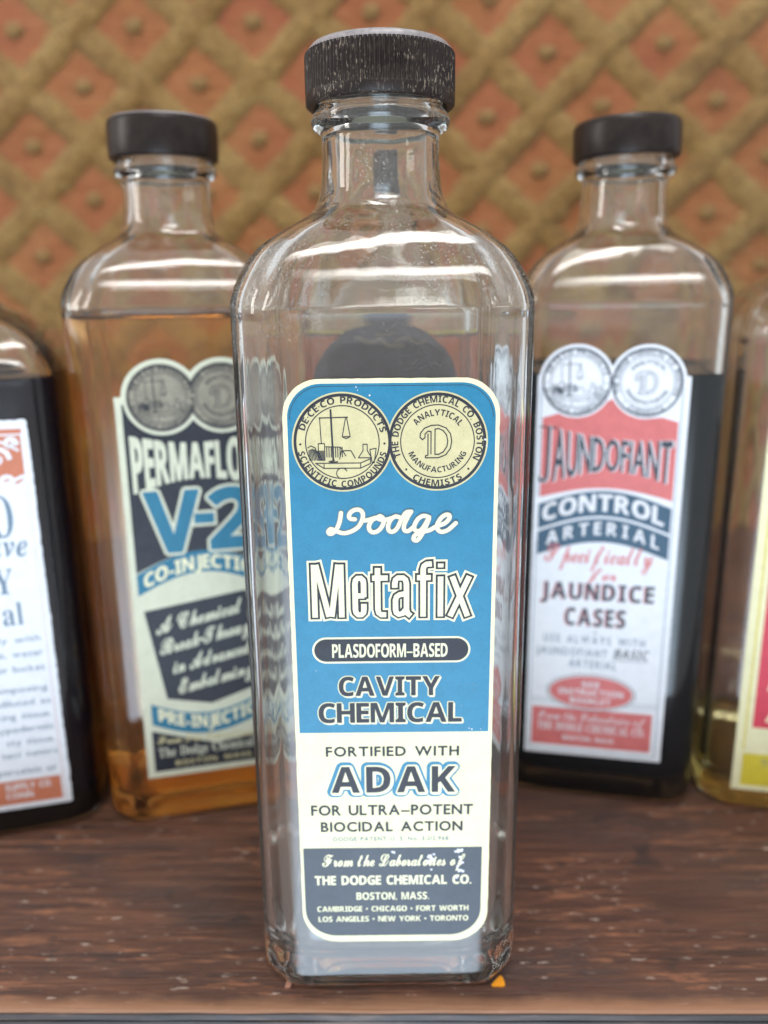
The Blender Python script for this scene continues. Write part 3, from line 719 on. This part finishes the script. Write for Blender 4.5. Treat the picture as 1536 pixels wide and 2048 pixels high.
def bandp(zl, zc, th, x0, x1, mat, layer, name):
    n_ = 18; up = [(x0 + (x1 - x0) * i / n_, zl + (zc - zl) * math.sin(math.pi * i / n_)) for i in range(n_ + 1)]
    p = Print(Y(layer)); p.poly([up + [(x, z - th) for x, z in reversed(up)]]); p.done(name, mat, lab)
bandp(80.4, 86.4, 6.4, -16.0, 21.0, BLUE_L, 2, 'blue_band')
F('CO-INJECTION', 'B', 0, 0, 0, 0, CREAM, 3, 0.1, 6, fn=warp(-14.0, 20.6, lambda a: 75.4 + 5.6 * math.sin(math.pi * (0.05 + 0.9 * a)), lambda a: 79.4 + 5.6 * math.sin(math.pi * (0.05 + 0.9 * a))))
p = Print(Y(1)); p.poly([[(-14.9, 69.2), (-10.4, 41.0), (2.5, 38.0), (15.5, 42.0), (20.8, 74.2)]]); p.done('black_panel', BLACK, lab)
for s, x0, x1, z0, h in (('A Chemical', -11.8, 12.9, 62.4, 4.6), ('Break-Through', -11.2, 17.5, 55.8, 4.6), ('in Advanced', -8.0, 15.0, 49.5, 4.6), ('Embalming', -6.8, 15.5, 42.8, 4.6)):
    F(s, 'C', 0, 0, 0, 0, PAPER_G, 2, 0.12, 6, 0.03, fn=(lambda x0, x1, z0, h: (lambda a, b: (x0 + (x1 - x0) * a, z0 + (x1 - x0) * a * 0.19 + h * b)))(x0, x1, z0 - 0.6, h))
n_ = 16; up = [(-15.3 + 36 * i / n_, 41.4 - 6.2 * math.sin(math.pi * min(1, 0.08 + 0.92 * i / n_))) for i in range(n_ + 1)]
p = Print(Y(2)); p.poly([up + [(x, z - 6.8) for x, z in reversed(up)]]); p.done('blue_band', BLUE_L, lab)
F('PRE-INJECTION', 'B', 0, 0, 0, 0, CREAM, 3, 0.1, 6, fn=warp(-13.2, 19.0, lambda a: 36.4 - 6.0 * math.sin(math.pi * (0.12 + 0.83 * a)), lambda a: 40.4 - 6.0 * math.sin(math.pi * (0.12 + 0.83 * a))))
p = Print(Y(1)); p.poly([[(-15.7, 17.2), (21.0, 17.2), (21.0, 27.0), (3, 24.6), (-15.7, 31.0)]]); p.done('black_panel', BLACK, lab)
F('From The Laboratories of', 'C', -14.2, 19.0, 26.0, 28.4, GOLDISH, 2, 0.05, 5, 0.03, slope=-0.03)
F('The Dodge Chemical Co.', 'S', -14.2, 19.5, 21.9, 25.0, PAPER_G, 2, track=0.06)
F('BOSTON, MASS.', 'B', -9.5, 14.0, 18.6, 20.2, GOLDISH, 2, track=0.14)

# ================================================================== right bottle (dark green liquid)
rb = thing('glass_bottle', (0.0726, 0.2632, 0), -11.5, 'square bottle of dark liquid with white, red and black label, cap sitting slightly crooked', 'bottle', 'old chemical bottles on the shelf')
bottle_glass(rb, 1.0, 23.0, GLASS_B, 0.00018, 1.0, 0.0040, 1.0, 18); liquid(rb, 1.0, 0.1350, 23.0, DKGREEN, 0.00018, 1.0, 0.0040)
cap(rb, 'round', 0.0, (0, -1.6))
cl, cr, cz = -11.9, 7.3, 132.6
lab = slab('label', dense(twin(-22.7, 18.9, 15.0, 134.4, cl, cr, cz, 10.5), 2.0), PAPER_W, rb, jitter=0.08)
emblem(lab, cl, cr, cz, 9.9, PAPER_W, NAVY, 1)
F = lambda *a, **k: block(lab, *a, **k)
p = Print(Y(1)); p.line([(-21.6, 16.4), (16.9, 16.4)], 0.22); p.line([(-21.6, 99), (-21.6, 131)], 0.25); p.line([(17.0, 16.5), (17.0, 131.0), (17.6, 131.0)], 0.25); p.line([(-21.6, 16.4), (-21.6, 85)], 0.22); p.done('border_line', GREY_INK, lab)
n_ = 20
red = [(-21.0, 99.0)] + [(-21.0 + 37.4 * i / n_, 98.8 + 3.2 * math.sin(math.pi * i / n_)) for i in range(n_ + 1)] + [(16.4, 121.6), (12.0, 122.9)]
red += [(-2.4 + 10.0 * math.cos(a), 0) for a in ()] + [(7.3 - 10.2 * math.sin(R(a)), 132.6 - 10.2 * math.cos(R(a))) for a in range(0, 66, 8)] + [(-2.4, 127.4)] + [(-11.9 + 10.2 * math.sin(R(a)), 132.6 - 10.2 * math.cos(R(a))) for a in range(60, -30, -8)] + [(-21.0, 122.2)]
p = Print(Y(1) - 4e-6); p.poly([red]); p.done('red_panel', RED, lab)
jlo = lambda a: 103.6 + 3.6 * math.sin(math.pi * a); jhi = lambda a: 119.2 - 1.5 * math.sin(math.pi * a) - 3.0 * a
for mt, ly, g, cpy, ddx in ((WHITE_INK, 2, 0.30, 8, 0.25), (NAVY, 3, 0.12, 6, 0.0)):
    p = Print(Y(ly)); p.ribbon([(q[0] + ddx, q[1]) for q in spline([(-19.0, 119.4), (-19.1, 112), (-19.2, 106), (-19.6, 104.2), (-20.5, 103.6), (-21.3, 104.4)])], 0.9 + 2 * g - 0.2)
    p.text('AUNDOFIANT', 'G', warp(-17.6, 15.3, jlo, jhi), g, cpy, 0.10, ddx); p.line([(-21.3, 119.7), (-16.6, 119.3)], 0.45)
    p.done('lettering' if mt is NAVY else 'letter_halo', mt, lab)
def arch(zl, zc, th, mat, layer, name):
    n_ = 20; up = [(-21.2 + 37.6 * i / n_, zl + (zc - zl) * math.sin(math.pi * i / n_)) for i in range(n_ + 1)]
    p = Print(Y(layer)); p.poly([up + [(x, z - th) for x, z in reversed(up)]]); p.done(name, mat, lab)
arch(96.6, 101.2, 7.6, BLUE_B, 1, 'dark_band'); arch(88.2, 92.9, 7.2, BLUE_B, 1, 'dark_band')
F('CONTROL', 'B', 0, 0, 0, 0, WHITE_INK, 2, 0.14, 6, 0.12, fn=warp(-19.9, 14.4, lambda a: 90.6 + 4.6 * math.sin(math.pi * (0.05 + 0.9 * a)), lambda a: 95.6 + 4.6 * math.sin(math.pi * (0.05 + 0.9 * a))))
F('ARTERIAL', 'B', 0, 0, 0, 0, WHITE_INK, 2, 0.06, 6, 0.34, fn=warp(-18.6, 13.6, lambda a: 83.4 + 4.6 * math.sin(math.pi * (0.05 + 0.9 * a)), lambda a: 87.2 + 4.6 * math.sin(math.pi * (0.05 + 0.9 * a))))
F('Specifically', 'C', -18.9, 12.4, 79.0, 84.6, RED, 1, 0.05, 5, 0.03)
F('for', 'C', -6.2, 2.4, 73.8, 77.6, RED, 1, 0.05, 5, 0.03)
for s, x0, x1, z0, z1 in (('JAUNDICE', -19.3, 13.4, 67.4, 72.6), ('CASES', -11.9, 5.7, 59.0, 64.6)):
    F(s, 'B', x0, x1, z0, z1, RED, 1, 0.08, 5, 0.18, dx=-0.35, dz=-0.1, name='letter_shadow'); F(s, 'B', x0, x1, z0, z1, NAVY, 2, 0.08, 5, 0.18)
F('USE ALWAYS WITH', 'G', -18.0, 11.8, 53.2, 55.6, GREY_INK, 1, 0.04, 5, 0.3)
F('JAUNDOFIANT', 'G', -20.1, 1.0, 49.0, 51.4, GREY_INK, 1, 0.04, 5, 0.24); F('BASIC', 'B', 3.0, 12.8, 49.2, 52.0, NAVY, 1, track=0.1, shear=0.2)
F('ARTERIAL', 'G', -10.1, 3.9, 45.2, 47.6, GREY_INK, 1, 0.04, 5, 0.24)
p = Print(Y(1)); p.line([(2.8, 48.5), (13.0, 48.5)], 0.25); p.poly([circ(-2.9, 56.9, 0.35, 10)]); p.done('underline', NAVY, lab)
ell = lambda a_, b_: [(-3.2 + a_ * math.cos(i / 48 * 2 * math.pi), 36.9 + b_ * math.sin(i / 48 * 2 * math.pi)) for i in range(48)]
p = Print(Y(1)); [p.line([(-21.6, z), (16.9, z)], 0.16) for z in (34.0, 32.9)]; p.done('rule', GREY_INK, lab)
p = Print(Y(2)); p.poly([ell(13.4, 6.2)]); p.done('oval_border', NAVY, lab)
p = Print(Y(3)); p.poly([ell(13.1, 5.95)]); p.done('oval_ring', WHITE_INK, lab)
p = Print(Y(4)); p.poly([ell(12.5, 5.4)]); p.done('red_oval', RED, lab)
F('SEE', 'B', -6.0, -0.6, 38.7, 40.6, WHITE_INK, 5, track=0.14); F('INSTRUCTION', 'B', -12.9, 6.5, 35.9, 37.9, WHITE_INK, 5, track=0.12); F('BOOKLET', 'B', -9.3, 2.9, 33.0, 35.0, WHITE_INK, 5, track=0.12)
p = Print(Y(1)); p.poly([rrect(-20.8, 15.6, 18.0, 31.0, .1, .1)]); p.done('red_panel', RED, lab)
F('From the Laboratories of', 'C', -19.0, 13.6, 27.0, 29.6, WHITE_INK, 2, track=0.03); F('THE DODGE CHEMICAL CO.', 'S', -19.0, 13.6, 23.2, 26.0, WHITE_INK, 2, track=0.06); F('BOSTON, MASS.', 'B', -11.0, 5.0, 20.0, 21.6, WHITE_INK, 2, track=0.1)

# ================================================================== far left bottle (dark plum liquid)
fl = thing('glass_bottle', (-0.1235 - 0.0109, 0.246 + 0.0066, 0), 14, 'lower bottle of dark plum liquid cut by the left edge, white and orange label', 'bottle', 'old chemical bottles on the shelf')
bottle_glass(fl, 0.88, 37.0, GLASS_B, 0.00018, 1.3, 0.0030, 1.0, 14); liquid(fl, 0.88, 0.1365, 37.0, DKPLUM, 0.00018, 1.3, 0.0030)
cap(fl, 'round', -0.15 * 0.12).scale = (1.3, 1.3, 1.0)
lab = slab('label', dense([(-20.6, 9.0), (21.2, 9.0), (21.0, 125.0), (20.4, 125.6), (-20.6, 125.6)], 1.2), PAPER_W, fl, jitter=0.35)
lab.location = (0.009, -0.009, 0)
F = lambda *a, **k: block(lab, *a, **k)
p = Print(Y(1)); p.poly([rrect(-19.4, 19.0, 108.0, 121.4, .3, 3.0)]); p.poly([rrect(-19.4, 19.4, 121.9, 123.2, .1, .1)]); p.done('orange_panel', ORANGE, lab)
sw = Print(Y(2))
for cx, cz, r_, s_ in ((12.6, 115.4, 3.0, 1), (5.0, 112.6, 2.6, -1), (14.6, 108.6, 2.0, -1), (-3.0, 115.4, 3.0, 1), (-11, 112.6, 2.8, -1), (16.2, 119.2, 1.6, 1)):
    pts = [(cx + s_ * r_ * (1 - a * 0.055) * math.cos(a * 0.5), cz + r_ * (1 - a * 0.055) * math.sin(a * 0.5)) for a in range(15)]
    for i in range(len(pts) - 1): sw.line(pts[i:i + 2], 1.3 - i * 0.06)
sw.line(spline([(-19, 110.4), (-8, 108.4), (2, 110.4), (10, 107.4), (18.6, 110.2)]), 0.9); sw.line(spline([(-18, 118.4), (-6, 120.2), (4, 118.2), (12, 120.2), (18, 117.4)]), 0.7)
sw.done('scroll_ornament', PAPER_W, lab)
p = Print(Y(1)); p.line([(19.3, 10), (19.3, 108)], 0.14); p.line([(-19.6, 10), (-19.6, 108)], 0.14); p.done('border_line', ORANGE, lab)
F('O', 'S', 9.0, 14.6, 93.4, 104.8, GREY_INK, 1)
F('sive', 'I', 5.5, 17.4, 87.6, 94.0, GREY_INK, 1, 0.04, 5, 0.04)
F('Y', 'S', 7.4, 12.6, 76.8, 84.2, GREY_INK, 1); F('al', 'S', 8.6, 14.0, 67.4, 74.2, GREY_INK, 1, track=0.07)
for s, x0, x1, z in (('tely with', 3.0, 17.8, 62.0), ('ols, water', 4.0, 18.0, 57.6), ('or bucket', 5.2, 18.0, 53.0), ('composing', 1.8, 18.0, 46.6), ('ndiluted as', 3.0, 18.4, 42.4), ('king tissue.', 3.2, 18.2, 38.2), ('hypodermic', 2.0, 18.4, 34.0), ('tty tissue.', 5.0, 18.4, 29.9), ('tect tumors', 3.4, 18.6, 25.9)):
    F(s, 'G', x0, x1, z, z + 1.9, GREY_INK, 1, 0.03, 4, 0.10)
F('porcelain or', 'G', 1.5, 18.0, 20.4, 22.3, GREY_INK, 1, 0.03, 4, 0.10)
p = Print(Y(1)); p.poly([rrect(-19.4, 18.6, 10.6, 18.4, .1, .1)]); p.done('orange_panel', ORANGE, lab)
F('SUPPLY CO.', 'B', 3.0, 16.0, 15.2, 17.4, WHITE_INK, 2, track=0.1); F('CONN.', 'B', 3.0, 11.0, 12.4, 14.4, WHITE_INK, 2, track=0.1)

# ================================================================== far right bottle (pale yellow liquid)
fr = thing('glass_bottle', (0.1343, 0.2531, 0), -12, 'clear bottle with pale yellow dregs cut by the right edge, yellow and crimson label', 'bottle', 'old chemical bottles on the shelf')
bottle_glass(fr, 0.935, 51.0, GLASS_B, 0.00018); liquid(fr, 0.935, 0.0105, 51.0, YELLOW, 0.00018)
cap(fr, 'round', -0.15 * 0.065)
lab = slab('label', dense([(-21.3, 7.0), (20.8, 7.0), (20.8, 121.0), (-21.4, 121.0)], 2.0), PAPER, fr, jitter=0.1)
F = lambda *a, **k: block(lab, *a, **k)
p = Print(Y(1)); p.line([(-18.8, 21), (-18.8, 118.4), (18.6, 118.4), (18.6, 21)], 0.5); p.poly([rrect(-18.8, 18.6, 8.6, 19.6, .1, .1)]); p.done('yellow_panel', YEL, lab)
p = Print(Y(1)); p.poly([rrect(-17.0, 16.8, 28.4, 116.0, .1, .1)]); p.done('crimson_panel', PINK, lab)
F('7½', 'S', -13.4, -9.5, 15.0, 17.6, GREY_INK, 2, track=0.1)
F('A', 'B', -14.0, -8.0, 41.0, 49.0, CREAM, 2); F('A', 'B', -13.6, -8.0, 30.6, 36.0, CREAM, 2)

# ================================================================== bottle hidden behind the front one, seen through its glass
hb = thing('glass_bottle', (0.0045, 0.2635, 0), 0.5, 'bottle of amber liquid with narrow dark stopper, seen only through the clear front bottle', 'bottle', 'old chemical bottles on the shelf')
bottle_glass(hb, 0.95, 63.0, GLASS_B, 0.00015, 0.985, 0.0068, 0.5); liquid(hb, 0.95, 0.1468, 63.0, AMBER_D, 0.00015, 0.985)
v, f = lathe_rings(circle_rings([(0.1803, 0.0066), (0.1800, 0.0072), (0.1808, 0.0078), (0.190, 0.0079), (0.1965, 0.0077), (0.1982, 0.0068)], 64), False, True)
mesh('stopper', v, f, CAP_S, hb, True)
ring = lambda z, w: [(x * 0.985, y * 0.985, z) for x, y, _ in section(w, 0.14, p=34)]
v, f = lathe_rings([ring(0.1462, 0.02715), ring(0.1463, 0.0269), ring(0.1470, 0.0269), ring(0.1471, 0.02715), ring(0.1462, 0.02715)], False, False)
mesh('surface_line_ring', v, f, m_print('yellow_surface_line', (0.75, 0.62, 0.02), 0.6, 0.3), hb, True)  # bright line of the liquid surface seen edge-on, added as a yellow ring

# light glints at the front bottle's base, put in as coloured sheets
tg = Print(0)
glint = thing('base_glint', (0.0, 0.1588, 0.00002), 0, 'light glints at the base of the front bottle, laid as orange and pink sheets', 'glint')
def sheet(name, pts, z0, z1, mat):
    n_ = len(pts); v = [(a * 1e-3, b * 1e-3, z1) for a, b in pts] + [(a * 1e-3, b * 1e-3, z0) for a, b in pts]
    f = [tuple(range(n_)), tuple(range(2 * n_ - 1, n_ - 1, -1))] + [(i, i + n_, (i + 1) % n_ + n_, (i + 1) % n_) for i in range(n_)]
    return mesh(name, v, f, mat, glint)
GLINT_O = m_print('orange_glint_paint', (0.95, 0.36, 0.02), 0.3, 0.1); GLINT_P = m_print('pink_glint_paint', (0.55, 0.28, 0.20), 0.4, 0.1)
sheet('orange_glint', [(24.0, 0.9), (24.5, 0.6), (26.6, 0.5), (27.2, 0.8), (27.2, 1.6), (26.9, 3.2), (26.5, 3.7), (26.0, 3.2), (24.8, 1.9)], 0.0, 0.00035, GLINT_O)
sheet('pink_glint', [(-24.4, 0.8), (-23.2, 1.0), (-22.8, 3.0), (-24.0, 3.6)], 0.0, 0.00035, GLINT_P)
